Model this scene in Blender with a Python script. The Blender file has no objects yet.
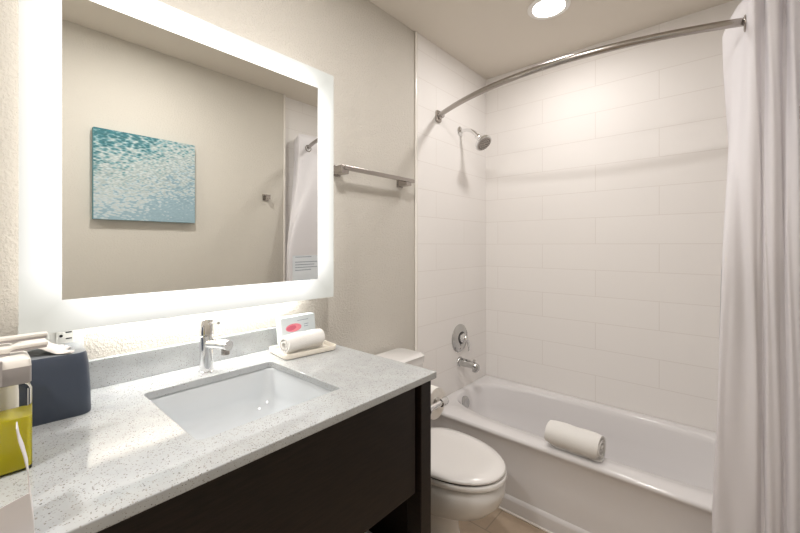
import bpy, bmesh, math, random
from mathutils import Vector, Matrix
random.seed(7)
PI = math.pi
S = bpy.context.scene
COL = S.collection

# ------------------------------------------------------------------ camera, world, lights, exposure
cam_data = bpy.data.cameras.new('camera')
cam = bpy.data.objects.new('camera', cam_data); COL.objects.link(cam)
cam.location = (1.28, 0.0, 1.28)
cam.rotation_euler = (PI/2, 0, math.radians(41.1))
cam_data.sensor_width = 36; cam_data.lens = 36*375.4/800
cam_data.shift_y = -21.2/800
cam_data.clip_start = 0.01
S.camera = cam

w = bpy.data.worlds.new('world'); S.world = w; w.use_nodes = True
w.node_tree.nodes['Background'].inputs[0].default_value = (0.9, 0.86, 0.8, 1)
w.node_tree.nodes['Background'].inputs[1].default_value = 0.05

S.view_settings.view_transform = 'Standard'
S.view_settings.look = 'None'
S.view_settings.gamma = 1
S.view_settings.use_curve_mapping = False
S.view_settings.exposure = 0.42

def area(name, loc, size, energy, color, rot=(0, 0, 0), shape='DISK', size_y=None, spread=PI):
    d = bpy.data.lights.new(name, 'AREA'); d.shape = shape; d.size = size
    if size_y: d.size_y = size_y
    d.energy = energy; d.color = color; d.spread = spread
    o = bpy.data.objects.new(name, d); COL.objects.link(o)
    o.location = loc; o.rotation_euler = rot
    return o

CEIL = 2.44
LIGHT_TUB = (0.625, 1.85)
LIGHT_ROOM = (0.80, 0.62)
LIGHT_DOOR = (0.72, -0.60)
area('shower_light', (*LIGHT_TUB, CEIL-0.012), 0.14, 4.0, (1.0, 0.965, 0.945))
area('vanity_light', (*LIGHT_ROOM, CEIL-0.012), 0.13, 9.6, (1.0, 0.97, 0.945))
area('entry_light', (*LIGHT_DOOR, CEIL-0.012), 0.13, 10.5, (1.0, 0.97, 0.945))
MIRROR_GLOW = 0.66
BACKLIGHT = 4.0

# ------------------------------------------------------------------ materials
def mat(name, color=(.8, .8, .8), rough=.5, metal=0.0, **kw):
    m = bpy.data.materials.new(name); m.use_nodes = True
    b = m.node_tree.nodes['Principled BSDF']
    b.inputs['Base Color'].default_value = (*color, 1)
    b.inputs['Roughness'].default_value = rough
    b.inputs['Metallic'].default_value = metal
    for k, v in kw.items():
        b.inputs[k.replace('_', ' ')].default_value = v
    m['b'] = 1
    return m
def N(m, t): return m.node_tree.nodes.new(t)
def L(m, a, b): m.node_tree.links.new(a, b)
def B(m): return m.node_tree.nodes['Principled BSDF']
def coords(m, scale=(1, 1, 1)):
    tc = N(m, 'ShaderNodeTexCoord'); mp = N(m, 'ShaderNodeMapping'); mp.inputs['Scale'].default_value = scale
    L(m, tc.outputs['Object'], mp.inputs[0]); return mp.outputs[0]
def ramp(m, fac, stops):
    r = N(m, 'ShaderNodeValToRGB'); cr = r.color_ramp
    while len(cr.elements) < len(stops): cr.elements.new(.5)
    for e, (p, c) in zip(cr.elements, stops):
        e.position = p; e.color = (*c, 1)
    L(m, fac, r.inputs[0]); return r.outputs[0]
def noise(m, vec, scale, detail=3, rough=.5):
    n = N(m, 'ShaderNodeTexNoise'); n.inputs['Scale'].default_value = scale
    n.inputs['Detail'].default_value = detail; n.inputs['Roughness'].default_value = rough
    if vec is not None: L(m, vec, n.inputs['Vector'])
    return n.outputs['Fac']
def bump(m, h, strength, dist):
    b = N(m, 'ShaderNodeBump'); b.inputs['Strength'].default_value = strength; b.inputs['Distance'].default_value = dist
    L(m, h, b.inputs['Height']); L(m, b.outputs[0], B(m).inputs['Normal'])

def wall_paint(name, col, strength):
    m = mat(name, col, .75)
    v = coords(m); n = noise(m, v, 125, 3, .55)
    r = ramp(m, n, [(0.42, (0, 0, 0)), (0.62, (1, 1, 1))])
    bump(m, r, strength, .004)
    return m
M_wall = wall_paint('textured_wall_paint', (.61, .575, .52), .38)
M_wall2 = wall_paint('textured_wall_paint_right', (.61, .572, .51), .22)
M_ceil = mat('ceiling_paint', (.73, .675, .60), .85)
_v = coords(M_ceil); bump(M_ceil, noise(M_ceil, _v, 60, 2), .12, .003)

def tile_mat(name, axis):
    # glossy off-white 610 x 152 mm wall tiles in running bond
    m = mat(name, (.86, .832, .808), .6, Specular_IOR_Level=.10)
    tc = N(m, 'ShaderNodeTexCoord'); sp = N(m, 'ShaderNodeSeparateXYZ'); L(m, tc.outputs['Object'], sp.inputs[0])
    cb = N(m, 'ShaderNodeCombineXYZ')
    a = N(m, 'ShaderNodeMath'); a.operation = 'ADD'; a.inputs[1].default_value = 0.61*3-1.01 if axis == 'X' else 0.05
    L(m, sp.outputs[axis], a.inputs[0]); L(m, a.outputs[0], cb.inputs[0])
    z = N(m, 'ShaderNodeMath'); z.operation = 'ADD'; z.inputs[1].default_value = -0.376+0.152*4
    L(m, sp.outputs['Z'], z.inputs[0]); L(m, z.outputs[0], cb.inputs[1])
    br = N(m, 'ShaderNodeTexBrick'); L(m, cb.outputs[0], br.inputs['Vector'])
    br.inputs['Scale'].default_value = 1; br.inputs['Brick Width'].default_value = .61; br.inputs['Row Height'].default_value = .152
    br.inputs['Mortar Size'].default_value = .0016; br.inputs['Mortar Smooth'].default_value = .1
    br.inputs['Color1'].default_value = (.86, .832, .808, 1); br.inputs['Color2'].default_value = (.85, .82, .795, 1)
    br.inputs['Mortar'].default_value = (.76, .72, .69, 1)
    L(m, br.outputs['Color'], B(m).inputs['Base Color'])
    inv = N(m, 'ShaderNodeMath'); inv.operation = 'SUBTRACT'; inv.inputs[0].default_value = 1; L(m, br.outputs['Fac'], inv.inputs[1])
    n = noise(m, coords(m), 9, 1)
    mx = N(m, 'ShaderNodeMath'); mx.operation = 'MULTIPLY_ADD'; mx.inputs[1].default_value = .6
    L(m, n, mx.inputs[0]); L(m, inv.outputs[0], mx.inputs[2])
    bump(m, mx.outputs[0], .22, .0025)
    return m
M_tileX = tile_mat('alcove_tile_back', 'X'); M_tileY = tile_mat('alcove_tile_side', 'Y')
M_trim = mat('glazed_tile_edge', (.86, .82, .77), .2)
M_whitepaint = mat('white_trim_paint', (.8, .77, .72), .4)

def floor_mat():
    m = mat('beige_floor_tile', (.5, .4, .3), .35)
    v = coords(m)
    br = N(m, 'ShaderNodeTexBrick'); L(m, v, br.inputs['Vector'])
    br.offset = .5; br.inputs['Scale'].default_value = 1; br.inputs['Brick Width'].default_value = .46; br.inputs['Row Height'].default_value = .305
    br.inputs['Mortar Size'].default_value = .003
    br.inputs['Color1'].default_value = (.56, .45, .34, 1); br.inputs['Color2'].default_value = (.52, .41, .31, 1); br.inputs['Mortar'].default_value = (.38, .31, .24, 1)
    n = noise(m, v, 7, 5, .6); c = ramp(m, n, [(.3, (.8, .78, .76)), (.7, (1.05, 1.03, 1.0))])
    mx = N(m, 'ShaderNodeMix'); mx.data_type = 'RGBA'; mx.blend_type = 'MULTIPLY'; mx.inputs[0].default_value = 1
    L(m, br.outputs['Color'], mx.inputs[6]); L(m, c, mx.inputs[7]); L(m, mx.outputs[2], B(m).inputs['Base Color'])
    return m
M_floor = floor_mat()

def quartz():
    m = mat('speckled_white_quartz', (.7, .7, .68), .06, Specular_IOR_Level=.6)
    v = coords(m)
    n1 = noise(m, v, 22, 4, .6); base = ramp(m, n1, [(.35, (.43, .445, .455)), (.65, (.48, .495, .50))])
    last = base
    for sc, dens, rad in ((270, .20, .36), (175, .08, .30), (370, .22, .36)):
        vo = N(m, 'ShaderNodeTexVoronoi'); vo.inputs['Scale'].default_value = sc; L(m, v, vo.inputs['Vector'])
        sep = N(m, 'ShaderNodeSeparateColor'); L(m, vo.outputs['Color'], sep.inputs[0])
        a = N(m, 'ShaderNodeMath'); a.operation = 'LESS_THAN'; a.inputs[1].default_value = dens; L(m, sep.outputs[0], a.inputs[0])
        d = N(m, 'ShaderNodeMath'); d.operation = 'LESS_THAN'; d.inputs[1].default_value = rad; L(m, vo.outputs['Distance'], d.inputs[0])
        ml = N(m, 'ShaderNodeMath'); ml.operation = 'MULTIPLY'; L(m, a.outputs[0], ml.inputs[0]); L(m, d.outputs[0], ml.inputs[1])
        spk = ramp(m, sep.outputs[1], [(.0, (.12, .11, .10)), (.3, (.26, .24, .21)), (1, (.37, .355, .33))])
        mx = N(m, 'ShaderNodeMix'); mx.data_type = 'RGBA'; L(m, ml.outputs[0], mx.inputs[0]); L(m, last, mx.inputs[6]); L(m, spk, mx.inputs[7])
        last = mx.outputs[2]
    L(m, last, B(m).inputs['Base Color'])
    return m
M_quartz = quartz()

def wood():
    m = mat('espresso_wood', (.02, .014, .01), .42, Specular_IOR_Level=.3)
    v = coords(m, (6, 6, 60)); n = noise(m, v, 3, 5, .6)
    c = ramp(m, n, [(.3, (.006, .004, .003)), (.7, (.018, .011, .008))])
    L(m, c, B(m).inputs['Base Color']); return m
M_wood = wood()
M_ceramic = mat('white_ceramic', (.76, .745, .73), .08)
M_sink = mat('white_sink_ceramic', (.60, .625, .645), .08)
M_tub = mat('white_tub_enamel', (.74, .72, .72), .12)
M_plastic = mat('white_seat_plastic', (.78, .755, .735), .22)
M_gap = mat('dark_rubber_and_gap_shade', (.03, .03, .03), .6)
M_chrome = mat('chrome', (.78, .78, .78), .09, 1)
M_nickel = mat('brushed_nickel', (.40, .37, .345), .24, 1)
M_satin = mat('satin_chrome', (.56, .56, .555), .16, 1)
M_mirror = mat('mirror_silver', (.92, .93, .91), .0, 1)
M_lens = mat('lamp_lens', (.9, .9, .9), .4, Emission_Color=(1, .95, .88, 1), Emission_Strength=9)
def towel_mat(name, col):
    m = mat(name, col, .95, Sheen_Weight=.3)
    v = coords(m); bump(m, noise(m, v, 500, 3, .7), .8, .003); return m
M_towel = towel_mat('white_terry', (.86, .84, .81))
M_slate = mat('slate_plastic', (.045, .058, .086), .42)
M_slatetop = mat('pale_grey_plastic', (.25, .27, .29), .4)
def tissue_mat():
    m = mat('tissue_paper', (.84, .80, .76), .9); bump(m, noise(m, coords(m), 90, 3), .5, .004); return m
M_tissue = tissue_mat()
M_card = mat('white_card', (.78, .75, .76), .5)
M_cream = mat('cream_ceramic', (.86, .80, .70), .3)
M_box = mat('pale_blue_carton', (.60, .655, .68), .45)
M_boxside = mat('pale_green_carton', (.68, .76, .72), .45)
M_pink = mat('pink_ink', (.72, .22, .27), .5)
M_pinkd = mat('rose_ink', (.55, .10, .16), .5)
M_ink = mat('grey_ink', (.20, .25, .33), .6)
M_outlet = mat('outlet_white', (.80, .80, .76), .35)
M_black = mat('black_slot', (.01, .01, .01), .6)
M_pump = mat('grey_pump_plastic', (.36, .33, .32), .35)
M_pumpw = mat('cream_pump_plastic', (.80, .76, .71), .35)
M_liquid = mat('yellow_green_soap', (.62, .53, .01), .15, Emission_Strength=0)
M_clear = mat('clear_plastic', (.95, .96, .93), .03, Transmission_Weight=1.0, IOR=1.25)

def curtain_mat():
    m = mat('white_curtain_fabric', (.96, .945, .96), .85)
    b = B(m); out = m.node_tree.nodes['Material Output']
    t = N(m, 'ShaderNodeBsdfTranslucent'); t.inputs[0].default_value = (.96, .945, .96, 1)
    mx = N(m, 'ShaderNodeMixShader'); mx.inputs[0].default_value = .5
    L(m, b.outputs[0], mx.inputs[1]); L(m, t.outputs[0], mx.inputs[2]); L(m, mx.outputs[0], out.inputs[0])
    v = coords(m, (1, 1, 1)); bump(m, noise(m, v, 700, 2), .25, .001)
    return m
M_curtain = curtain_mat()

def art_mat():
    # pale sea-foam ripples: teal in the upper left, white in the middle, pale blue to the lower right
    m = mat('seafoam_print', (.4, .6, .65), .7)
    tc = N(m, 'ShaderNodeTexCoord'); sp = N(m, 'ShaderNodeSeparateXYZ'); L(m, tc.outputs['Object'], sp.inputs[0])
    # object coords: y 0..0.505 (mirror left = small y), z 0..0.49
    def mth(op, a, b, c=None):
        n = N(m, 'ShaderNodeMath'); n.operation = op
        for i, x in enumerate([a, b, c]):
            if x is None: continue
            if isinstance(x, (int, float)): n.inputs[i].default_value = x
            else: L(m, x, n.inputs[i])
        return n.outputs[0]
    g = mth('MULTIPLY_ADD', sp.outputs['Z'], 1.7, 0)
    g = mth('MULTIPLY_ADD', sp.outputs['Y'], -0.75, g)
    big = noise(m, tc.outputs['Object'], 7, 3, .6)
    g = mth('MULTIPLY_ADD', big, .5, g); g = mth('SUBTRACT', g, .15)
    mp = N(m, 'ShaderNodeMapping'); mp.inputs['Scale'].default_value = (1, .55, 1.3); mp.inputs['Rotation'].default_value = (.5, 0, 0)
    L(m, tc.outputs['Object'], mp.inputs[0])
    vo = N(m, 'ShaderNodeTexVoronoi'); vo.inputs['Scale'].default_value = 75; L(m, mp.outputs[0], vo.inputs['Vector'])
    rip = mth('MULTIPLY', vo.outputs['Distance'], .75)
    f = mth('SUBTRACT', g, mth('SUBTRACT', rip, .33))
    c = ramp(m, f, [(.0, (.30, .42, .48)), (.10, (.46, .56, .60)), (.28, (.55, .58, .565)), (.46, (.46, .53, .525)), (.60, (.22, .39, .42)), (.80, (.04, .18, .21))])
    v2 = N(m, 'ShaderNodeTexVoronoi'); v2.inputs['Scale'].default_value = 105; L(m, mp.outputs[0], v2.inputs['Vector'])
    dk = ramp(m, v2.outputs['Distance'], [(.25, (1, 1, 1)), (.75, (.62, .68, .68))])
    mx = N(m, 'ShaderNodeMix'); mx.data_type = 'RGBA'; mx.blend_type = 'MULTIPLY'
    L(m, ramp(m, sp.outputs['Z'], [(.08, (.3, .3, .3)), (.25, (1, 1, 1))]), mx.inputs[0]); L(m, c, mx.inputs[6]); L(m, dk, mx.inputs[7])
    L(m, mx.outputs[2], B(m).inputs['Base Color']); return m
M_art = art_mat()
M_artside = mat('teal_canvas_edge', (.10, .27, .32), .7)

# frosted, edge-lit mirror border: diffused glow, weaker where no strip runs behind it (the corners)
MZ0, MZ1, MY0, MY1 = 1.0746, 1.9585, 0.072, 0.9597        # outer
IZ0, IZ1, IY0, IY1 = 1.1504, 1.8865, 0.144, 0.8829         # clear centre
def frost_mat():
    m = mat('frosted_lit_glass', (.30, .31, .30), .3)
    tc = N(m, 'ShaderNodeTexCoord'); sp = N(m, 'ShaderNodeSeparateXYZ'); L(m, tc.outputs['Object'], sp.inputs[0])
    def mth(op, a, b=None):
        n = N(m, 'ShaderNodeMath'); n.operation = op
        for i, x in enumerate([a, b]):
            if x is None: continue
            if isinstance(x, (int, float)): n.inputs[i].default_value = x
            else: L(m, x, n.inputs[i])
        return n.outputs[0]
    cy, hy, cz, hz = (IY0+IY1)/2, (IY1-IY0)/2, (IZ0+IZ1)/2, (IZ1-IZ0)/2
    wd = MY1-IY1
    dy = mth('MAXIMUM', mth('SUBTRACT', mth('ABSOLUTE', mth('SUBTRACT', sp.outputs['Y'], cy)), hy), 0)
    dz = mth('MAXIMUM', mth('SUBTRACT', mth('ABSOLUTE', mth('SUBTRACT', sp.outputs['Z'], cz)), hz), 0)
    ey = mth('SUBTRACT', hy+.0, mth('ABSOLUTE', mth('SUBTRACT', sp.outputs['Y'], cy)))
    ez = mth('SUBTRACT', hz+.0, mth('ABSOLUTE', mth('SUBTRACT', sp.outputs['Z'], cz)))
    # lamps run along the inner edge and stop short of its corners
    d = mth('MAXIMUM', dy, dz)
    along = mth('MINIMUM', mth('MAXIMUM', ey, ez), .07)          # how far inside the lamp's length
    al = mth('MAXIMUM', mth('MINIMUM', mth('ADD', mth('MULTIPLY', along, 1/.11), .36), 1), 0)
    k = mth('MULTIPLY', mth('SUBTRACT', 1, mth('MULTIPLY', d, .80/wd)), al)
    e = ramp(m, k, [(0, (.24, .24, .22)), (.2, (.33, .33, .31)), (.5, (.52, .515, .50)), (.8, (.70, .69, .67)), (1, (1, .98, .95))])
    L(m, e, B(m).inputs['Emission Color']); B(m).inputs['Emission Strength'].default_value = MIRROR_GLOW*1.75
    return m
M_frost = frost_mat()
M_led = mat('led_strip', (.9, .9, .9), .5, Emission_Color=(1, .97, .91, 1), Emission_Strength=BACKLIGHT*.6)
M_led2 = mat('led_strip_bottom', (.9, .9, .9), .5, Emission_Color=(1, .98, .94, 1), Emission_Strength=BACKLIGHT*3.6)

# ------------------------------------------------------------------ mesh helpers
def obj(name, bm, m, parent=None, smooth=False, bevel=0, seg=2, sub=0, angle=None):
    bmesh.ops.recalc_face_normals(bm, faces=bm.faces)
    me = bpy.data.meshes.new(name); bm.to_mesh(me); bm.free()
    o = bpy.data.objects.new(name, me); COL.objects.link(o)
    ms = m if isinstance(m, (list, tuple)) else [m]
    for x in ms: me.materials.append(x)
    if parent:
        o.parent = parent; o.matrix_parent_inverse = Matrix.Translation(-parent.location)
    if smooth:
        me.shade_smooth()
        if angle:
            try: me.set_sharp_from_angle(angle=math.radians(angle))
            except Exception: pass
    if bevel:
        b = o.modifiers.new('bevel', 'BEVEL'); b.width = bevel; b.segments = seg; b.limit_method = 'ANGLE'; b.angle_limit = math.radians(35)
        b.harden_normals = False
    if sub:
        s = o.modifiers.new('sub', 'SUBSURF'); s.levels = sub; s.render_levels = sub
    return o
def tag(o, label, cat, group=None, kind=None):
    if label: o['label'] = label
    if cat: o['category'] = cat
    if group: o['group'] = group
    if kind: o['kind'] = kind
    return o
def thing(name, label, cat, loc, group=None):
    o = bpy.data.objects.new(name, None); COL.objects.link(o); o.location = loc; o.empty_display_size = .05
    return tag(o, label, cat, group)
def struct(o, label=None):
    o['kind'] = 'structure'
    if label: o['label'] = label
    o['category'] = o.name.split('_')[0]
    return o
def bx(bm, x0, x1, y0, y1, z0, z1, mi=0):
    v = [bm.verts.new((x, y, z)) for x in (x0, x1) for y in (y0, y1) for z in (z0, z1)]
    for f in ((0, 1, 3, 2), (4, 6, 7, 5), (0, 4, 5, 1), (2, 3, 7, 6), (0, 2, 6, 4), (1, 5, 7, 3)):
        fc = bm.faces.new([v[i] for i in f]); fc.material_index = mi
    return bm
def box(*a): return bx(bmesh.new(), *a)
def loft(bm, loops, cap=(True, True), mi=0, closed=True):
    rings = [[bm.verts.new(p) for p in lp] for lp in loops]
    n = len(rings[0])
    for a, b in zip(rings, rings[1:]):
        for i in range(n if closed else n-1):
            j = (i+1) % n
            f = bm.faces.new((a[i], a[j], b[j], b[i])); f.material_index = mi
    if closed:
        if cap[0]: bm.faces.new(rings[0][::-1]).material_index = mi
        if cap[1]: bm.faces.new(rings[-1]).material_index = mi
    return bm
def frame(d):
    d = Vector(d).normalized(); a = Vector((0, 0, 1)) if abs(d.z) < .9 else Vector((1, 0, 0))
    u = d.cross(a).normalized(); return u, d.cross(u).normalized()
def lathe(bm, origin, axis, prof, n=28, mi=0):
    """prof: list of (distance along axis, radius)"""
    o = Vector(origin); d = Vector(axis).normalized(); u, v = frame(d)
    loops = [[o+d*t+(u*math.cos(2*PI*i/n)+v*math.sin(2*PI*i/n))*max(r, 1e-4) for i in range(n)] for t, r in prof]
    return loft(bm, loops, mi=mi)
def catmull(pts, k):
    pts = [Vector(p) for p in pts]; out = []
    P = [pts[0]*2-pts[1]]+pts+[pts[-1]*2-pts[-2]]
    for i in range(1, len(P)-2):
        for j in range(k):
            t = j/k; a, b, c, d = P[i-1:i+3]
            out.append(.5*((2*b)+(c-a)*t+(2*a-5*b+4*c-d)*t*t+(-a+3*b-3*c+d)*t**3))
    out.append(pts[-1]); return out
def tube(bm, pts, r, n=14, mi=0):
    pts = [Vector(p) for p in pts]; loops = []; u = None
    for i, p in enumerate(pts):
        d = (pts[min(i+1, len(pts)-1)]-pts[max(i-1, 0)]).normalized()
        if u is None: u, v = frame(d)
        else:
            u = (u-d*u.dot(d)).normalized()
        v = d.cross(u)
        rr = r[i] if isinstance(r, (list, tuple)) else r
        loops.append([p+(u*math.cos(2*PI*k/n)+v*math.sin(2*PI*k/n))*rr for k in range(n)])
    return loft(bm, loops, mi=mi)
def rrect(x0, x1, y0, y1, r, z, n=6):
    out = []
    for cx, cy, a0 in ((x1-r, y1-r, 0), (x0+r, y1-r, 90), (x0+r, y0+r, 180), (x1-r, y0+r, 270)):
        for i in range(n+1):
            a = math.radians(a0+90*i/n); out.append((cx+r*math.cos(a), cy+r*math.sin(a), z))
    return out

# ------------------------------------------------------------------ room shell
W, WA = 1.47, 1.50            # right wall, right wall inside the tub alcove
YT, YB, YF = 1.585, 2.377, -1.10
struct(obj('floor', box(-.1, 1.7, YF-.1, YB+.1, -.08, 0), M_floor))
struct(obj('ceiling', box(-.1, 1.7, YF-.1, YB+.1, CEIL, CEIL+.08), M_ceil))
struct(obj('wall_left', box(-.1, 0, YF-.1, YB+.1, 0, CEIL), M_wall))
struct(obj('wall_back', box(0, WA+.1, YB, YB+.1, 0, CEIL), M_tileX))
bm = box(W, 1.7, YF-.1, YT, 0, CEIL)
struct(obj('wall_right', bm, M_wall2))
struct(obj('wall_right_alcove', box(WA, 1.7, YT, YB, 0, CEIL), M_tileY))
struct(obj('wall_left_alcove', box(0, .006, YT+.02, YB, 0, CEIL), M_tileY))
struct(obj('wall_front', box(0, W, YF-.1, YF, 0, CEIL), M_wall2))
bm = box(0, .012, YT, YT+.02, 0, CEIL)
struct(obj('trim_1', bm, M_trim, bevel=.006, seg=3))
bm = box(W-.008, WA, YT, YT+.016, 0, CEIL)
struct(obj('trim_2', bm, M_trim, bevel=.004, seg=2))
struct(obj('baseboard_left', box(0, .014, YF, YT-.001, 0, .10), M_whitepaint, bevel=.004))
struct(obj('baseboard_right', box(W-.014, W, YF, YT-.001, 0, .10), M_whitepaint, bevel=.004))
# door behind the camera
dr = bpy.data.objects.new('door_1', None); COL.objects.link(dr); dr.location = (.8, YF, 0); struct(dr)
bm = bmesh.new(); bx(bm, .28, .34, YF, YF+.018, 0, 2.08); bx(bm, 1.14, 1.20, YF, YF+.018, 0, 2.08); bx(bm, .28, 1.2, YF, YF+.018, 2.08, 2.14)
obj('door_frame', bm, M_whitepaint, dr)
bm = box(.345, 1.135, YF, YF+.012, .01, 2.075)
obj('door_leaf', bm, M_whitepaint, dr)
bm = lathe(bmesh.new(), (.42, YF+.012, 1.0), (0, 1, 0), [(0, .026), (.006, .026), (.008, .01), (.045, .01), (.046, .012), (.05, .012)])
bx(bm, .415, .53, YF+.045, YF+.06, .99, 1.012)
obj('door_handle', bm, M_nickel, dr, smooth=True, angle=40)

# recessed ceiling lights
def downlight(xy, label):
    x, y = xy
    t = thing('recessed_ceiling_light', label, 'ceiling light', (x, y, CEIL), None)
    bm = lathe(bmesh.new(), (x, y, CEIL), (0, 0, -1), [(-.001, .098), (.004, .098), (.008, .092), (.008, .076), (.003, .072), (-.001, .072)], 48)
    obj('trim_ring', bm, mat('white_ring_'+label[:3], (.85, .83, .8), .4), t, smooth=True, angle=40)
    bm = lathe(bmesh.new(), (x, y, CEIL), (0, 0, -1), [(-.0005, .0715), (.005, .0715), (.006, .068)], 48)
    obj('lens', bm, M_lens, t)
downlight(LIGHT_TUB, 'round recessed ceiling light glowing above the bathtub')
downlight(LIGHT_ROOM, 'round recessed ceiling light above the vanity, out of the frame')
downlight(LIGHT_DOOR, 'round recessed ceiling light near the entrance door, out of the frame')

# ------------------------------------------------------------------ bathtub
TY0, TY1, TZ = 1.686, 2.375, .373
t = thing('bathtub', 'white alcove bathtub with a plain apron and a rolled towel on its rim', 'bathtub', (.72, 2.02, 0))
bm = bmesh.new()
NB = 72
def superloop(x0, x1, y0, y1, z, e=3.2, n=NB):
    cx, cy, a, b = (x0+x1)/2, (y0+y1)/2, (x1-x0)/2, (y1-y0)/2; out = []
    for i in range(n):
        th = 2*PI*i/n; c, s = math.cos(th), math.sin(th)
        out.append((cx+a*math.copysign(abs(c)**(2/e), c), cy+b*math.copysign(abs(s)**(2/e), s), z))
    return out
def rectloop(x0, x1, y0, y1, z, n=NB):
    cx, cy, a, b = (x0+x1)/2, (y0+y1)/2, (x1-x0)/2, (y1-y0)/2; out = []
    for i in range(n):
        th = 2*PI*i/n; c, s = math.cos(th), math.sin(th)
        k = 1/max(abs(c)**1, abs(s)**1)
        out.append((cx+a*max(-1, min(1, c*k)), cy+b*max(-1, min(1, s*k)), z))
    return out
X0, X1 = .008, WA-.001
lp = [rectloop(X0, X1, TY0+.012, TY1, .0),
      rectloop(X0, X1, TY0+.008, TY1, .060), rectloop(X0, X1, TY0+.009, TY1, .070), rectloop(X0, X1, TY0+.022, TY1, .078),
      rectloop(X0, X1, TY0+.022, TY1, .20), rectloop(X0, X1, TY0+.018, TY1, .330), rectloop(X0, X1, TY0+.004, TY1, .350), rectloop(X0, X1, TY0, TY1, .356),
      rectloop(X0, X1, TY0, TY1, .362), rectloop(X0, X1, TY0+.003, TY1, .369), rectloop(X0, X1, TY0+.010, TY1, TZ),
      superloop(.040, 1.455, TY0+.092, TY1-.048, TZ+.001, 3.5),
      superloop(.047, 1.445, TY0+.099, TY1-.055, TZ-.006, 3.5),
      superloop(.055, 1.43, TY0+.118, TY1-.062, TZ-.03, 3.4),
      superloop(.075, 1.39, TY0+.138, TY1-.072, .24, 3.2),
      superloop(.110, 1.27, TY0+.155, TY1-.085, .13, 2.9),
      superloop(.185, 1.22, TY0+.180, TY1-.11, .085, 2.8),
      superloop(.27, 1.14, TY0+.25, TY1-.19, .068, 2.6),
      superloop(.60, .80, TY0+.33, TY1-.27, .064, 2.2)]
loft(bm, lp)
obj('tub_shell', bm, M_tub, t, smooth=True, angle=55)
bm = lathe(bmesh.new(), (.060, 2.0, .312), (1, .0, .14), [(-.010, .040), (.010, .040), (.015, .034), (.016, .012), (.015, .010)], 32)
obj('overflow_plate', bm, M_satin, t, smooth=True, angle=40, )
bm = lathe(bmesh.new(), (.30, 2.02, .066), (0, 0, 1), [(0, .03), (.005, .03), (.008, .022), (.008, .0)], 28)
obj('drain', bm, M_chrome, t, smooth=True, angle=40)
bm = box(X0, X1, TY0+.004, TY0+.022, 0, .008)
obj('caulk_bead', bm, mat('white_caulk', (.82, .78, .73), .5), t, bevel=.003)

# tub filler, mixing valve, shower head on the left alcove wall
XW = .006
t = thing('bathtub_spout', 'chrome bathtub spout low on the tiled wall over the tub', 'tub spout', (XW, 2.03, .545))
bm = lathe(bmesh.new(), (XW, 2.03, .548), (1, 0, 0), [(0, .030), (.008, .030), (.012, .026)], 28)
loft(bm, [[(XW+.008+dx, 2.03+ry*math.cos(a), .548+dz+rz*math.sin(a)) for a in [2*PI*i/24 for i in range(24)]] for dx, ry, rz, dz in
          [(0, .025, .026, 0), (.03, .0245, .025, 0), (.07, .023, .023, -.001), (.10, .022, .022, -.004), (.118, .020, .022, -.010), (.127, .016, .018, -.014), (.131, .008, .010, -.016)]])
lathe(bm, (XW+.112, 2.03, .538), (0, 0, -1), [(0, .018), (.030, .017), (.031, .013), (.027, .012)], 24)
obj('spout_body', bm, M_satin, t, smooth=True, angle=50)
bm = lathe(bmesh.new(), (XW+.106, 2.03, .558), (0, 0, 1), [(0, .004), (.014, .004), (.015, .009), (.021, .009), (.023, .005)], 16)
obj('diverter_knob', bm, M_chrome, t, smooth=True, angle=40)

t = thing('shower_valve', 'round chrome shower valve plate with lever on the tiled wall', 'shower valve', (XW, 2.03, .695))
bm = lathe(bmesh.new(), (XW, 2.03, .695), (1, 0, 0), [(0, .088), (.004, .088), (.009, .082), (.011, .060), (.016, .050), (.018, .030)], 48)
obj('escutcheon', bm, M_satin, t, smooth=True, angle=40)
bm = lathe(bmesh.new(), (XW+.016, 2.03, .70), (1, 0, 0), [(0, .038), (.003, .038), (.004, .034)], 32)
obj('hub_ring', bm, M_gap, t, smooth=True, angle=40)
bm = lathe(bmesh.new(), (XW+.012, 2.03, .70), (1, 0, 0), [(0, .031), (.018, .029), (.022, .020), (.038, .018), (.044, .012)], 32)
obj('hub', bm, M_chrome, t, smooth=True, angle=40)
bm = tube(bmesh.new(), catmull([(XW+.045, 2.03, .70), (XW+.052, 2.045, .68), (XW+.050, 2.060, .65), (XW+.044, 2.070, .615)], 5), [.010]*6+[.008]*6+[.006]*4, 12)
obj('lever', bm, M_chrome, t, smooth=True)
bm = lathe(bmesh.new(), (XW+.010, 2.03, .632), (1, 0, 0), [(0, .006), (.004, .006), (.005, .003)], 12)
obj('screw', bm, M_chrome, t, smooth=True)

t = thing('shower_sprayer', 'chrome shower head on a bent arm high on the tiled wall', 'shower head', (XW, 2.035, 1.995))
bm = lathe(bmesh.new(), (XW, 2.035, 1.998), (1, 0, 0), [(0, .031), (.004, .031), (.012, .018), (.013, .012)], 28)
obj('flange', bm, M_chrome, t, smooth=True, angle=40)
arm = catmull([(XW+.005, 2.035, 1.998), (.06, 2.030, 1.996), (.105, 2.025, 1.975), (.145, 2.020, 1.935)], 6)
obj('arm', tube(bmesh.new(), arm, .0105, 14), M_chrome, t, smooth=True)
d = Vector((.62, -.10, -.70)).normalized()
bm = lathe(bmesh.new(), Vector((.135, 2.021, 1.945)), d, [(0, .012), (.004, .017), (.018, .018), (.026, .014), (.034, .020), (.050, .036), (.064, .050), (.072, .053), (.080, .052), (.083, .047)], 36)
h = obj('head', bm, M_chrome, t, smooth=True, angle=50)
bm = bmesh.new(); fo = Vector((.135, 2.021, 1.945))+d*.0835; u, v = frame(d)
lathe(bm, fo-d*.001, d, [(0, .046), (.002, .046), (.003, .044)], 32, 0)
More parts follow.
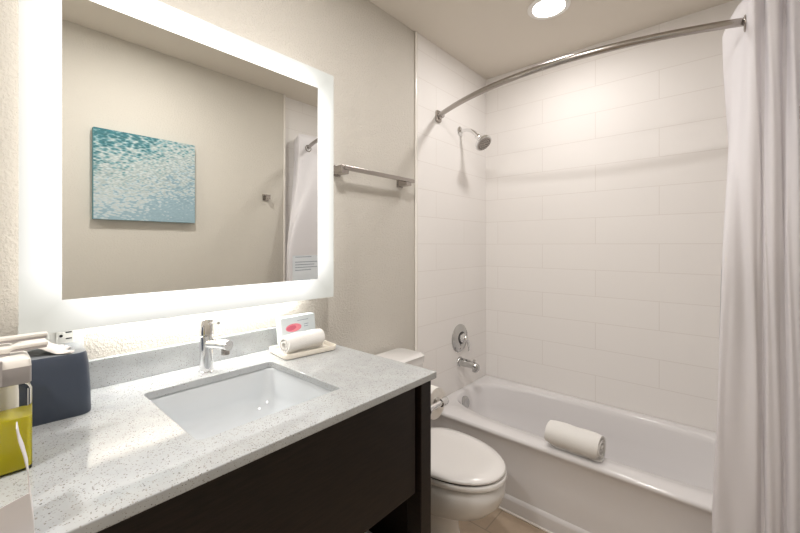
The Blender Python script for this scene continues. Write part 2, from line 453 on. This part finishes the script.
for ring, k in ((.012, 6), (.024, 12), (.036, 18)):
    for i in range(k):
        a = 2*PI*i/k; lathe(bm, fo+(u*math.cos(a)+v*math.sin(a))*ring+d*.001, d, [(0, .0028), (.004, .002)], 6, 1)
obj('spray_face', bm, [M_nickel, M_gap], h, smooth=True, angle=40)

# curved shower rod
t = thing('shower_curtain_rod', 'curved brushed metal shower rod spanning the tub alcove', 'curtain rod', (.7, 1.6, 2.03))
RY = lambda x: 1.585+.213*((x-.75)/.75)**2
rp = [(XW+.01+(WA-XW-.02)*i/60,) for i in range(61)]
rp = [(x[0], RY(x[0]), 2.03) for x in rp]
obj('rod', tube(bmesh.new(), rp, .0135, 18), M_nickel, t, smooth=True)
for xx, sgn in ((XW, 1), (WA, -1)):
    y0 = RY(XW) if sgn > 0 else RY(WA)
    bm = bmesh.new()
    loft(bm, [[(xx+sgn*dx, y0+p[0]*s, 2.03+p[1]*s) for p in [(q[0], q[1]) for q in rrect(-.022, .022, -.034, .034, .008, 0, 4)]] for dx, s in ((0, 1), (.010, 1), (.014, .9))])
    lathe(bm, (xx+sgn*.012, y0, 2.03), (sgn, -.5, 0), [(0, .019), (.03, .019), (.034, .016)], 24)
    obj('rod_bracket', bm, M_nickel, t, smooth=True, angle=40)

# ------------------------------------------------------------------ shower curtain
t = thing('shower_curtain', 'white fabric shower curtain gathered at the right end of the curved rod', 'shower curtain', (1.36, 1.7, .1))
top = [(1.268, 1.93), (1.280, 1.87), (1.300, 1.80), (1.322, 1.735), (1.330, 1.66), (1.342, 1.635), (1.354, 1.66), (1.361, 1.70), (1.369, 1.70), (1.376, 1.67), (1.390, 1.655), (1.404, 1.68), (1.411, 1.73), (1.420, 1.73), (1.428, 1.69), (1.442, 1.675), (1.456, 1.70), (1.463, 1.755), (1.471, 1.76), (1.480, 1.71), (1.492, 1.69)]
mid = [(1.305, 1.86), (1.288, 1.68), (1.268, 1.515), (1.288, 1.512), (1.314, 1.530)]
bot = [(1.264, 1.658), (1.254, 1.59), (1.246, 1.520), (1.268, 1.515), (1.302, 1.533)]
for xx, yy in list(top[5:]):
    tn = (xx-1.28)/yy; dev = yy-(1.64+.45*(xx-1.342)); top[top.index((xx, yy))] = (xx, yy-dev*.35)
    for lst, am in ((mid, .30), (bot, .42)):
        y_ = (1.535+.75*(1.28-1.337))/(1-.75*tn)+dev*am
        lst.append((1.28+tn*y_, y_))
bm = bmesh.new(); K = 6; NR = 48; rows = []
PT, PM, PB = [catmull([(a, b, 0) for a, b in q], K) for q in (top, mid, bot)]
ZT, ZB = 2.125, .05
def sm(t): t = max(0, min(1, t)); return t*t*(3-2*t)
def curtain_pt(fi, z):
    i0 = min(int(fi), len(PT)-2); fr = fi-i0
    A, M_, B_ = [q[i0].lerp(q[i0+1], fr) for q in (PT, PM, PB)]
    p = A.lerp(M_, sm((2.03-z)/.85)) if z > 1.0 else M_.lerp(B_, sm((1.0-z)/.58))
    if z <= 1.18: p = M_.lerp(B_, sm((1.18-z)/.76))
    p.y += .003*math.sin(fi*.6+z*5)
    p.x += .002*math.sin(fi*.23+z*8)
    p.x = min(p.x, WA-.004 if p.y > YT+.02 else W-.004)
    p.z = z
    return p
for j in range(NR+1):
    z = ZT+(ZB-ZT)*j/NR; row = []
    for i in range(len(PT)):
        p = curtain_pt(i, z)
        if j == 0: p.z -= .035*max(0, 1-i/14)
        row.append(bm.verts.new(p))
    rows.append(row)
for a, b in zip(rows, rows[1:]):
    for i in range(len(a)-1): bm.faces.new((a[i], a[i+1], b[i+1], b[i]))
cur = obj('curtain_fabric', bm, M_curtain, t, smooth=True)
sd = cur.modifiers.new('solid', 'SOLIDIFY'); sd.thickness = .0014
# rings around the rod where the fabric is threaded
for i, xx in enumerate((1.325, 1.377, 1.422)):
    p = Vector((xx, RY(xx), 2.03)); bm = bmesh.new()
    pts = [p+Vector((0, math.cos(a)*.024, math.sin(a)*.024-.006)) for a in [2*PI*k/24 for k in range(25)]]
    tube(bm, pts, .0035, 8); obj('eyelet_ring', bm, M_nickel, t, smooth=True)
# care notice printed low on the fabric
bm = bmesh.new()
def strip(f0, f1, z0, z1, off, mi):
    n = 6; vs = []
    for k in range(n+1):
        f = f0+(f1-f0)*k/n; a = curtain_pt(f, z0); b = curtain_pt(f, z1)
        vs.append((bm.verts.new(a+Vector((-off, -off*.2, 0))), bm.verts.new(b+Vector((-off, -off*.2, 0)))))
    for a, b in zip(vs, vs[1:]):
        bm.faces.new((a[0], b[0], b[1], a[1])).material_index = mi
strip(1, 11, .985, 1.205, .003, 0)
for z, a, b in ((1.192, 5, 10), (1.155, 3, 10), (1.135, 4, 10), (1.115, 3, 10), (1.095, 5, 10), (1.02, 5, 10)):
    strip(a, b, z, z+.004, .0045, 1)
obj('care_label', bm, [mat('label_white', (.78, .82, .87), .6), M_ink], t)

# ------------------------------------------------------------------ rolled towels
def rolled_towel(name, label, cat, c, axis, r, length, turns=3.2, group=None, m=None, flat=.92):
    """spiral sheet rolled around axis; c = centre"""
    c = Vector(c); d = Vector(axis).normalized(); up = Vector((0, 0, 1)); sdv = d.cross(up).normalized()
    bm = bmesh.new(); n = int(turns*22); th = r/(turns+.6)*.80
    outer, inner = [], []
    for i in range(n+1):
        a = -PI*.42 - 2*PI*turns*(1-i/n); rr = r*(.14+.86*(i/n))
        dirv = (sdv*math.cos(a)+up*math.sin(a)*flat)
        outer.append(dirv*rr); inner.append(dirv*max(rr-th, .001))
    L_ = 10; rows = []
    for k in range(L_+1):
        f = k/L_-.5
        e = 1-.10*(abs(f)*2)**6
        row = []
        for i in range(n+1):
            wv = .0010*math.sin(i*.21+k*1.7)+.0008*math.sin(i*.5+k*.9)
            row.append(bm.verts.new(c+d*(f*length+(.006*math.sin(i*.13) if k in (0, L_) else 0))+outer[i]*e*(1+wv/r)))
        for i in range(n, -1, -1):
            row.append(bm.verts.new(c+d*(f*length+(.006*math.sin(i*.13) if k in (0, L_) else 0))+inner[i]*e))
        rows.append(row)
    m_ = len(rows[0])
    for a, b in zip(rows, rows[1:]):
        for i in range(m_): bm.faces.new((a[i], a[(i+1) % m_], b[(i+1) % m_], b[i]))
    for row in (rows[0], rows[-1]):
        for i in range(n):
            bm.faces.new((row[i], row[i+1], row[m_-2-i], row[m_-1-i]))
    o = obj(name, bm, m or M_towel, smooth=True, angle=60)
    return tag(o, label, cat, group)
rolled_towel('rolled_towel', 'rolled white bath mat lying on the front rim of the bathtub', 'towel', (.775, 1.735, .4335), (1, -.02, 0), .0625, .215, 5)

# ------------------------------------------------------------------ toilet
TYC = 1.297
t = thing('toilet', 'white two-piece toilet with closed lid beside the dark vanity', 'toilet', (.40, TYC, 0))
def egg(x0, x1, hw, z, n=48, yc=TYC, e=2.2):
    # pointed-round bowl outline: widest at 40 % from the back
    out = []; xm = x0+(x1-x0)*.42
    for i in range(n):
        th = 2*PI*i/n; c, s = math.cos(th), math.sin(th)
        a = (x1-xm) if c > 0 else (xm-x0)
        ee = 2.0 if c > 0 else 2.8
        out.append((xm+a*math.copysign(abs(c)**(2/ee), c), yc+hw*math.copysign(abs(s)**(2/2.1), s), z))
    return out
bm = bmesh.new()
loft(bm, [egg(.14, .49, .105, 0), egg(.14, .49, .105, .02), egg(.15, .475, .093, .045), egg(.16, .455, .086, .12), egg(.165, .45, .086, .19), egg(.17, .47, .098, .215), egg(.175, .54, .130, .235),
          egg(.18, .600, .154, .262), egg(.19, .638, .169, .305), egg(.19, .652, .174, .345), egg(.19, .650, .173, .375), egg(.20, .640, .165, .385)])
obj('bowl', bm, M_ceramic, t, smooth=True, angle=60)
bm = loft(bmesh.new(), [egg(.21, .651, .174, .392), egg(.207, .655, .177, .395), egg(.207, .655, .177, .408), egg(.21, .652, .175, .411)])
obj('seat', bm, M_plastic, t, smooth=True, angle=50)
bm = loft(bmesh.new(), [egg(.205, .646, .173, .4175), egg(.20, .651, .176, .4195), egg(.20, .652, .177, .424), egg(.205, .646, .173, .430), egg(.24, .60, .145, .435), egg(.32, .48, .07, .437)])
obj('lid', bm, M_plastic, t, smooth=True, angle=70)
bm = loft(bmesh.new(), [egg(.23, .635, .162, .3845), egg(.23, .642, .168, .4185)])
obj('seat_gap_shade', bm, M_gap, t)  # added dark filler, stands in for the shade between bowl, seat and lid
bm = bmesh.new()
for s in (-1, 1):
    bm = lathe(bmesh.new(), (.225, TYC+s*.075-.02, .417), (0, 1, 0), [(0, .010), (.002, .012), (.038, .012), (.04, .010)], 16)
    obj('hinge', bm, M_plastic, t, smooth=True, angle=40)
TKY = 1.262
bm = bmesh.new()
loft(bm, [rrect(.06, .20, TYC-.10, TYC+.10, .03, .25), rrect(.05, .22, TYC-.13, TYC+.13, .03, .385), rrect(.03, .185, TKY-.15, TKY+.16, .035, .40), rrect(.022, .190, TKY-.165, TKY+.165, .035, .55), rrect(.02, .193, TKY-.172, TKY+.172, .035, .722)])
obj('tank', bm, M_ceramic, t, smooth=True, angle=50)
bm = loft(bmesh.new(), [rrect(.016, .196, TKY-.178, TKY+.178, .04, .722, 8), rrect(.012, .194, TKY-.186, TKY+.186, .045, .730, 8), rrect(.012, .196, TKY-.188, TKY+.188, .048, .748, 8), rrect(.018, .199, TKY-.182, TKY+.182, .045, .758, 8), rrect(.032, .185, TKY-.168, TKY+.168, .035, .764, 8)])
obj('tank_lid', bm, M_ceramic, t, smooth=True, angle=70)
bm = lathe(bmesh.new(), (.193, TKY-.12, .68), (1, 0, 0), [(-.002, .014), (.008, .014), (.010, .008), (.02, .008)], 18)
tube(bm, [(.208, TKY-.12, .68), (.21, TKY-.09, .678), (.21, TKY-.05, .672)], .006, 10)
obj('flush_lever', bm, M_chrome, t, smooth=True, angle=40)
for s in (-1, 1):
    bm = lathe(bmesh.new(), (.33, TYC+s*.100, .0), (0, 0, 1), [(0, .016), (.022, .016), (.034, .011), (.038, .003)], 16)
    obj('bolt_cap', bm, M_plastic, t, smooth=True)

# ------------------------------------------------------------------ vanity, countertop, sink
VY0, VY1 = -.42, .914
t = thing('vanity_cabinet', 'dark espresso wooden vanity with an open lower shelf under a pale counter', 'vanity', (.3, .24, 0))
for x0, x1 in ((.552, .607), (.03, .085)):
    for y0, y1 in ((VY1-.048, VY1), (VY0, VY0+.048)):
        obj('leg', box(x0, x1, y0, y1, 0, .8795), M_wood, t, bevel=.002)
p = obj('front_panel', box(.575, .597, VY0+.05, VY1-.062, .56, .868), M_wood, t, bevel=.003)
bm = bmesh.new(); bx(bm, .571, .583, VY0+.049, VY1-.049, .868, .8795)
obj('top_rail', bm, M_wood, t)
obj('side_panel', box(.086, .551, VY1-.03, VY1-.006, .0, .8795), M_wood, t)
obj('side_panel', box(.086, .544, VY0+.006, VY0+.03, .585, .8795), M_wood, t)
obj('back_panel', box(.03, .045, VY0+.049, VY1-.049, .585, .8795), M_wood, t)
obj('inner_bottom', box(.046, .566, VY0+.05, VY1-.05, .60, .615), M_wood, t)
obj('shelf', box(.03, .575, VY0+.03, VY1-.05, .24, .265), M_wood, t, bevel=.002)

CZ, CX, CY0, CY1 = .90, .620, -.44, .925
SX0, SX1, SY0, SY1 = .150, .505, .292, .650
t = thing('countertop', 'speckled white quartz vanity countertop with matching backsplash', 'countertop', (.3, .24, .880))
bm = bmesh.new()
def slab_with_hole(bm, z0, z1):
    res = []
    for z in (z0, z1):
        oo = [bm.verts.new(p) for p in [(.001, CY0, z), (CX, CY0, z), (CX, CY1, z), (.001, CY1, z)]]
        ii = [bm.verts.new(p) for p in rrect(SX0, SX1, SY0, SY1, .014, z, 6)]
        es = [bm.edges.new((l[i], l[(i+1) % len(l)])) for l in (oo, ii) for i in range(len(l))]
        bmesh.ops.triangle_fill(bm, edges=es, use_beauty=True)
        res.append((oo, ii))
    for k in (0, 1):
        a, b = res[0][k], res[1][k]
        for i in range(len(a)): bm.faces.new((a[i], a[(i+1) % len(a)], b[(i+1) % len(b)], b[i]))
slab_with_hole(bm, .880, CZ)
o = obj('slab', bm, M_quartz, t, bevel=.0025, seg=3)
obj('backsplash', box(.001, .020, CY0, CY1-.17, CZ, .976), M_quartz, t, bevel=.002)
t = thing('undermount_sink', 'rectangular white undermount sink set in the speckled counter', 'sink', (.33, .47, .86))
def rr(d, z, r=.03): return rrect(SX0-.004+d, SX1+.004-d, SY0-.004+d, SY1+.004-d, r, z, 8)
bm = bmesh.new()
FL = [rrect(SX0-.03, SX1+.022, SY0-.03, SY1+.03, .04, z, 8) for z in (.8795, .868)]
loops = [FL[0], rr(0, .8795), rr(.003, .873), rr(.012, .81, .035), rr(.022, .775, .045), rr(.042, .755, .05), rr(.09, .747, .05), rr(.15, .743, .02)]
loops = loops+[rr(.15, .731, .02), rr(.04, .740, .05), rr(.012, .765, .05), rr(-.004, .81, .04), rr(-.010, .866, .04), FL[1], FL[0]]
loft(bm, loops, cap=(False, False)); bmesh.ops.remove_doubles(bm, verts=bm.verts, dist=1e-6)
bm.faces.new([v for v in sorted([v for v in bm.verts if abs(v.co.z-.743) < 1e-5], key=lambda v: math.atan2(v.co.y-.471, v.co.x-.3275))])
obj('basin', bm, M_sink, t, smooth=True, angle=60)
bm = lathe(bmesh.new(), (.34, .471, .7425), (0, 0, 1), [(0, .026), (.004, .026), (.006, .020), (.006, .012), (.010, .012), (.011, .004)], 28)
obj('drain', bm, M_chrome, t, smooth=True, angle=40)

# faucet
FX, FY = .095, .470
t = thing('sink_faucet', 'chrome single-lever cylindrical faucet behind the sink', 'faucet', (FX, FY, CZ))
bm = lathe(bmesh.new(), (FX, FY, CZ), (0, 0, 1), [(0, .0215), (.003, .0215), (.004, .0195), (.108, .0195), (.109, .0185)], 40)
obj('body', bm, M_chrome, t, smooth=True, angle=40)
bm = lathe(bmesh.new(), (FX, FY, CZ+.111), (0, 0, 1), [(0, .0185), (.001, .0198), (.044, .0198), (.047, .0185), (.048, .015)], 40)
h = obj('handle', bm, M_chrome, t, smooth=True, angle=40)
bm = tube(bmesh.new(), [(FX+.010, FY, CZ+.146), (FX+.035, FY+.002, CZ+.149), (FX+.068, FY+.004, CZ+.154)], [.0035, .0032, .0032], 12)
lathe(bm, (FX+.066, FY+.004, CZ+.1535), (1, 0, .1), [(0, .0032), (.001, .0046), (.008, .0046), (.009, .003)], 14)
obj('lever', bm, M_chrome, h, smooth=True, angle=40)
bm = tube(bmesh.new(), [(FX, FY, CZ+.084), (FX+.045, FY+.012, CZ+.088), (FX+.092, FY+.026, CZ+.088)], .0150, 24)
obj('spout', bm, M_chrome, t, smooth=True, angle=40)
bm = lathe(bmesh.new(), (FX+.078, FY+.022, CZ+.077), (0, 0, -1), [(0, .0115), (.016, .0115), (.017, .009), (.015, .008)], 24)
obj('aerator', bm, M_nickel, t, smooth=True, angle=40)

# soap tray with wash cloth and soap carton
t = thing('soap_tray', 'small cream ceramic tray on the counter holding a rolled washcloth and carton', 'tray', (.13, .77, CZ))
ax = Vector((-.13, .0, 0))
def rot_pts(pts, c, ang):
    ca, sa = math.cos(ang), math.sin(ang)
    return [(c[0]+(x-c[0])*ca-(y-c[1])*sa, c[1]+(x-c[0])*sa+(y-c[1])*ca, z) for x, y, z in pts]
TA = math.radians(-7); TC = (.125, .79)
def tr(g, z, r=.014): return rot_pts(rrect(.065-g, .200+g, .690-g, .885+g, r, z, 5), TC, TA)
bm = bmesh.new()
loft(bm, [tr(-.006, CZ), tr(0, CZ+.003), tr(.003, CZ+.018), tr(.002, CZ+.020), tr(-.002, CZ+.019), tr(-.005, CZ+.008), tr(-.010, CZ+.006)])
obj('tray_dish', bm, M_cream, t, smooth=True, angle=50)
rolled_towel('rolled_washcloth', 'small rolled white washcloth lying in the cream tray in front of the soap carton', 'washcloth', (.156, .772, CZ+.0445), (-.03, 1, 0), .038, .150, 5)
t = thing('soap_carton', 'pale blue soap carton with a pink oval, leaning behind the rolled washcloth', 'soap box', (.09, .80, CZ+.02))
# upright carton, slightly turned
def P3(u, v, w_):    # u along width, v height, w depth
    a = math.radians(93); c0 = Vector((.102, .722, CZ+.0265))
    du = Vector((math.cos(a), math.sin(a), 0)); dw = Vector((-math.sin(a), math.cos(a), 0)); tilt = .12
    dv = Vector((0, 0, 1))+dw*(tilt); dv.normalize()
    return c0+du*u+dv*v+dw*w_
def pbox(bm, u0, u1, v0, v1, w0, w1, mi=0):
    v = [bm.verts.new(P3(u, vv, ww)) for u in (u0, u1) for vv in (v0, v1) for ww in (w0, w1)]
    for f in ((0, 1, 3, 2), (4, 6, 7, 5), (0, 4, 5, 1), (2, 3, 7, 6), (0, 2, 6, 4), (1, 5, 7, 3)):
        bm.faces.new([v[i] for i in f]).material_index = mi
bm = bmesh.new(); pbox(bm, 0, .150, 0, .094, 0, .030)
bm.faces.ensure_lookup_table()
bm.faces[0].material_index = 1
obj('carton', bm, [M_box, M_boxside], t, bevel=.001)
bm = bmesh.new()
def oval(cu, cv, ru, rv, w_, mi, nn=28, rot=0):
    vs = [bm.verts.new(P3(cu+ru*math.cos(a)*math.cos(rot)-rv*math.sin(a)*math.sin(rot), cv+ru*math.cos(a)*math.sin(rot)+rv*math.sin(a)*math.cos(rot), w_)) for a in [2*PI*i/nn for i in range(nn)]]
    bm.faces.new(vs).material_index = mi
oval(.052, .055, .034, .0145, -.0006, 0); oval(.042, .055, .021, .0085, -.0010, 1, rot=.1)
obj('pink_emblem', bm, [M_pink, M_pinkd], t)
bm = bmesh.new()
for u0, u1, v in ((.070, .118, .0765), (.098, .118, .060), (.098, .116, .052)):
    k = u0
    while k < u1:
        l = .0022+.002*random.random(); pbox(bm, k, min(k+l, u1), v, v+.0022, -.0006, -.0001); k += l+.0008
obj('carton_lettering', bm, M_ink, t)

# tissue box
t = thing('tissue_box_cover', 'dark slate tissue box cover with rounded corners beside the yellow soap bottle', 'tissue box', (.115, .11, CZ))
def tb(g, z, r=.022): return rot_pts(rrect(.045-g, .180+g, .040-g, .182+g, r, z, 8), (.11, .11), math.radians(-4))
bm = bmesh.new()
loft(bm, [tb(.006, CZ), tb(.007, CZ+.004), tb(.006, CZ+.05), tb(.003, CZ+.11), tb(.0, CZ+.134), tb(-.002, CZ+.138)], cap=(True, False))
obj('cover_wall', bm, M_slate, t, smooth=True, angle=60)
bm = bmesh.new()
rg = [tb(-.002, CZ+.138), tb(-.006, CZ+.1395), [(.11+.040*math.copysign(abs(math.cos(a))**.9, math.cos(a)), .11+.024*math.sin(a), CZ+.1385) for a in [2*PI*(i+.5)/36+0 for i in range(36)]]]
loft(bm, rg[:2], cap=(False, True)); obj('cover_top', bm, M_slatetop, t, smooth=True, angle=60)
# tissue crumpled through the slot
bm = bmesh.new(); NU, NV = 26, 10; g = []
for i in range(NU+1):
    row = []
    for j in range(NV+1):
        u = i/NU*2-1; v = j/NV*2-1
        x = .165-.095*(i/NU)+.018*v; y = .040+.110*(j/NV)+.006*math.sin(7*u)
        ridge = math.exp(-(v+.1)**2*3.2)
        z = CZ+.141+.030*ridge*(1-.25*abs(u))+.005*math.sin(8*u+4*v)*ridge+.0035*math.sin(17*u-6*v)
        z = max(z, CZ+.1405)
        row.append(bm.verts.new((x, y, z)))
    g.append(row)
for a, b in zip(g, g[1:]):
    for j in range(NV): bm.faces.new((a[j], a[j+1], b[j+1], b[j]))
ts = obj('tissue', bm, M_tissue, t, smooth=True)
sd = ts.modifiers.new('solid', 'SOLIDIFY'); sd.thickness = .0008

# pump bottles
def pump_bottle(loc, label, liquid, with_liquid=True, ext=0.0):
    x, y, z = loc
    t = thing('pump_bottle', label, 'soap dispenser', loc)
    hw = .0375
    def sq(g, zz, r=.006): return rrect(x-hw-g, x+hw+g, y-hw-g, y+hw+g, r, z+zz, 5)
    bm = bmesh.new()
    loft(bm, [sq(-.004, 0), sq(0, .003), sq(0, .138), sq(-.003, .144), sq(-.008, .147), sq(-.012, .149)])
    obj('bottle', bm, M_clear if with_liquid else M_pumpw, t, smooth=True, angle=50)
    if with_liquid:
        bm = loft(bmesh.new(), [sq(-.006, .003), sq(-.0025, .006), sq(-.0025, .090), sq(-.0035, .0905)])
        obj('liquid', bm, liquid, t, smooth=True, angle=50)
    bm = loft(bmesh.new(), [sq(-.003, .147, .004), sq(-.001, .149, .004), sq(-.001, .176, .004)], cap=(True, False))
    obj('collar', bm, M_pump, t, smooth=True, angle=50)  # grey puts shade into the collar's sides; the lit top stays cream
    bm = loft(bmesh.new(), [sq(-.001, .176, .004), sq(-.002, .187, .004), sq(-.009, .192, .004)], cap=(False, True))
    obj('collar_top', bm, M_pumpw, t, smooth=True, angle=50)
    bm = lathe(bmesh.new(), (x, y, z+.190), (0, 0, 1), [(0, .012), (.004, .011), (.005, .007), (.010, .007)], 20)
    bx(bm, x+.030, x+.0385, y-.008, y+.002, z+.150, z+.19)
    obj('pump_stem', bm, M_pump, t, smooth=True, angle=40)
    bm = bmesh.new()
    loft(bm, [[(x-.009, yy, z+.201+dz), (x+.009, yy, z+.201+dz), (x+.009, yy, z+.208+dz*.6), (x-.009, yy, z+.208+dz*.6)] for yy, dz in ((y-.020, -.005), (y+.010, -.005), (y+.018, .0), (y+.060+ext, .0))])
    obj('pump_nozzle', bm, M_pumpw, t, bevel=.002)
    bm = box(x-.008, x+.008, y-.014, y+.012, z+.192, z+.1965); bx(bm, x-.006, x+.0088, y+.012, y+.058+ext, z+.1975, z+.2012)
    obj('nozzle_underside', bm, M_pump, t)
    return t
pump_bottle((.352, .033, CZ), 'clear square pump bottle of yellow-green soap at the left end of the counter', M_liquid)
pump_bottle((.258, .020, CZ), 'second pump bottle hidden behind the yellow-green one, only its nozzle showing', M_liquid, False, .022)

# folded card
t_pts = [(-.030, .960), (-.01, .965), (.010, .962)]
bm = bmesh.new()
prof = [(.0395, 1.047), (.0415, 1.030), (.046, 1.010), (.050, .985), (.051, .960), (.054, .925), (.056, CZ+.001)]
cols_ = []
for k in range(7):
    f = k/6; row = []
    for (yy, zz) in prof:
        row.append(bm.verts.new((.60-.07*f, yy+.0045*f, CZ+(zz-CZ)*(1-.10*f*f)*(1 if zz > .95 else 1))))
    cols_.append(row)
for a, b in zip(cols_, cols_[1:]):
    for i in range(len(prof)-1): bm.faces.new((a[i], a[i+1], b[i+1], b[i]))
r0 = cols_[0]
lowA, lowB = r0[4], r0[6]
e1 = bm.verts.new((.612, -.075, .935)); e2 = bm.verts.new((.612, -.075, CZ+.001))
bm.faces.new((lowA, e1, e2, lowB, r0[5]))
o = obj('folded_card', bm, M_card)
sd = o.modifiers.new('solid', 'SOLIDIFY'); sd.thickness = .0010
tag(o, 'folded white paper card standing on the near counter edge before the yellow soap', 'card')

# toilet paper holder on the vanity side
t = thing('toilet_paper_holder', 'chrome toilet paper holder fixed to the right side of the vanity', 'paper holder', (.50, VY1, .79))
HX, HZ = .592, .778
bm = lathe(bmesh.new(), (HX, VY1, HZ), (0, 1, 0), [(0, .016), (.005, .016), (.008, .009), (.070, .009), (.071, .0125), (.100, .0125), (.103, .010)], 24)
obj('post', bm, M_chrome, t, smooth=True, angle=40)
bm = tube(bmesh.new(), [(HX-.005, VY1+.085, HZ), (HX-.14, VY1+.085, HZ)], .008, 16)
obj('arm', bm, M_chrome, t, smooth=True, angle=40)
bm = bmesh.new(); n = 40
prof = [(-.05, .020), (-.05, .050), (.05, .050), (.05, .020)]
loops = [[Vector((HX-.075+tx, VY1+.085+rd*math.cos(2*PI*i/n), HZ-.0125+rd*math.sin(2*PI*i/n))) for i in range(n)] for tx, rd in prof+[prof[0]]]
loft(bm, loops, cap=(False, False)); bmesh.ops.remove_doubles(bm, verts=bm.verts, dist=1e-6)
tag(obj('toilet_paper_roll', bm, M_tissue, smooth=True, angle=40), 'white toilet paper roll hanging on the holder beside the vanity', 'toilet paper')

# rolled towels on the vanity shelf
for i, (yy, lb) in enumerate(((.795, 'rolled towel on the vanity shelf nearest the toilet'), (.655, 'second rolled towel from the toilet on the vanity shelf'))):
    rolled_towel('rolled_towel', lb, 'towel', (.42, yy, .265+.066), (1, 0, 0), .066, .26, 5, 'towels on the vanity shelf')

# ------------------------------------------------------------------ lit mirror
t = thing('lit_mirror', 'large rectangular mirror with a glowing frosted border above the sink', 'mirror', (.0, .54, 1.53))
MX = .090
obj('chassis', box(.001, .080, MY0+.035, MY1-.035, MZ0+.035, MZ1-.035), M_whitepaint, t)
bm = bmesh.new()
g0, g1 = .034, .028
for (y0, y1, z0, z1) in ((MY0+.03, MY0+.034, MZ0+.05, MZ1-.05), (MY1-.034, MY1-.03, MZ0+.05, MZ1-.05), (MY0+.05, MY1-.05, MZ1-.034, MZ1-.03)):
    bx(bm, .020, .045, y0, y1, z0, z1)
    obj('led_strip', bm, M_led, t); bm = bmesh.new()
obj('led_strip', bx(bm, .020, .060, MY0+.13, MY1-.12, MZ0+.030, MZ0+.034), M_led2, t)
def rect(y0, y1, z0, z1, x): return [(x, y0, z0), (x, y1, z0), (x, y1, z1), (x, y0, z1)]
bm = bmesh.new()
loft(bm, [rect(IY0, IY1, IZ0, IZ1, MX-.001), rect(MY0, MY1, MZ0, MZ1, MX-.001), rect(MY0, MY1, MZ0, MZ1, MX-.008)], cap=(False, True))
# front ring lies between the clear centre and outer edge
obj('frosted_border', bm, M_frost, t)
bm = box(MX-.003, MX-.0008, IY0, IY1, IZ0, IZ1)
obj('mirror_glass', bm, M_mirror, t)

# outlet under the mirror
t = thing('wall_outlet', 'white wall outlet plate partly hidden under the left corner of the mirror', 'outlet', (0, .15, 1.03))
obj('cover_plate', box(0, .006, .075, .197, .995, 1.088), M_outlet, t, bevel=.002)
for yc in (.112, .160):
    bm = box(.006, .0085, yc-.018, yc+.018, 1.024, 1.076)
    r = obj('receptacle', bm, M_outlet, t, bevel=.002)
    bm = bmesh.new()
    for z in (1.042, 1.058):
        bx(bm, .0085, .0090, yc+.001, yc+.013, z-.0015, z+.0015)
    lathe(bm, (.0085, yc-.008, 1.050), (1, 0, 0), [(0, .0036), (.0005, .0036)], 12)
    obj('slots', bm, M_black, r)

# towel bar
t = thing('towel_bar', 'square chrome towel bar on the textured wall right of the mirror', 'towel bar', (0, 1.27, 1.61))
for yy in (1.042, 1.462):
    bm = bmesh.new()
    bx(bm, 0, .006, yy-.024, yy+.024, 1.578, 1.626); bx(bm, .006, .066, yy-.019, yy+.019, 1.583, 1.618)
    obj('bar_post', bm, M_nickel, t, bevel=.0015)
obj('bar', box(.052, .070, 1.035, 1.505, 1.600, 1.6175), M_nickel, t, bevel=.0015)

# robe hook on right wall
t = thing('robe_hook', 'small brushed metal robe hook on the opposite wall, seen in the mirror', 'robe hook', (W, 1.435, 1.633))
bm = bmesh.new(); bx(bm, W-.008, W, 1.412, 1.458, 1.61, 1.656)
obj('hook_plate', bm, M_nickel, t, bevel=.0015)
bm = bmesh.new(); bx(bm, W-.040, W-.008, 1.426, 1.444, 1.624, 1.642); bx(bm, W-.046, W-.040, 1.418, 1.452, 1.616, 1.650)
obj('hook_knob', bm, M_nickel, t, bevel=.0015)

# canvas picture on the right wall
bm = box(0, .032, 0, .505, 0, .490)
o = obj('canvas_picture', bm, [M_art, M_artside]); o.location = (W-.034, .432, 1.421)
for p_ in o.data.polygons:
    if abs(p_.normal.x) < .5: p_.material_index = 1
tag(o, 'teal and white abstract canvas print on the wall opposite the mirror', 'picture')
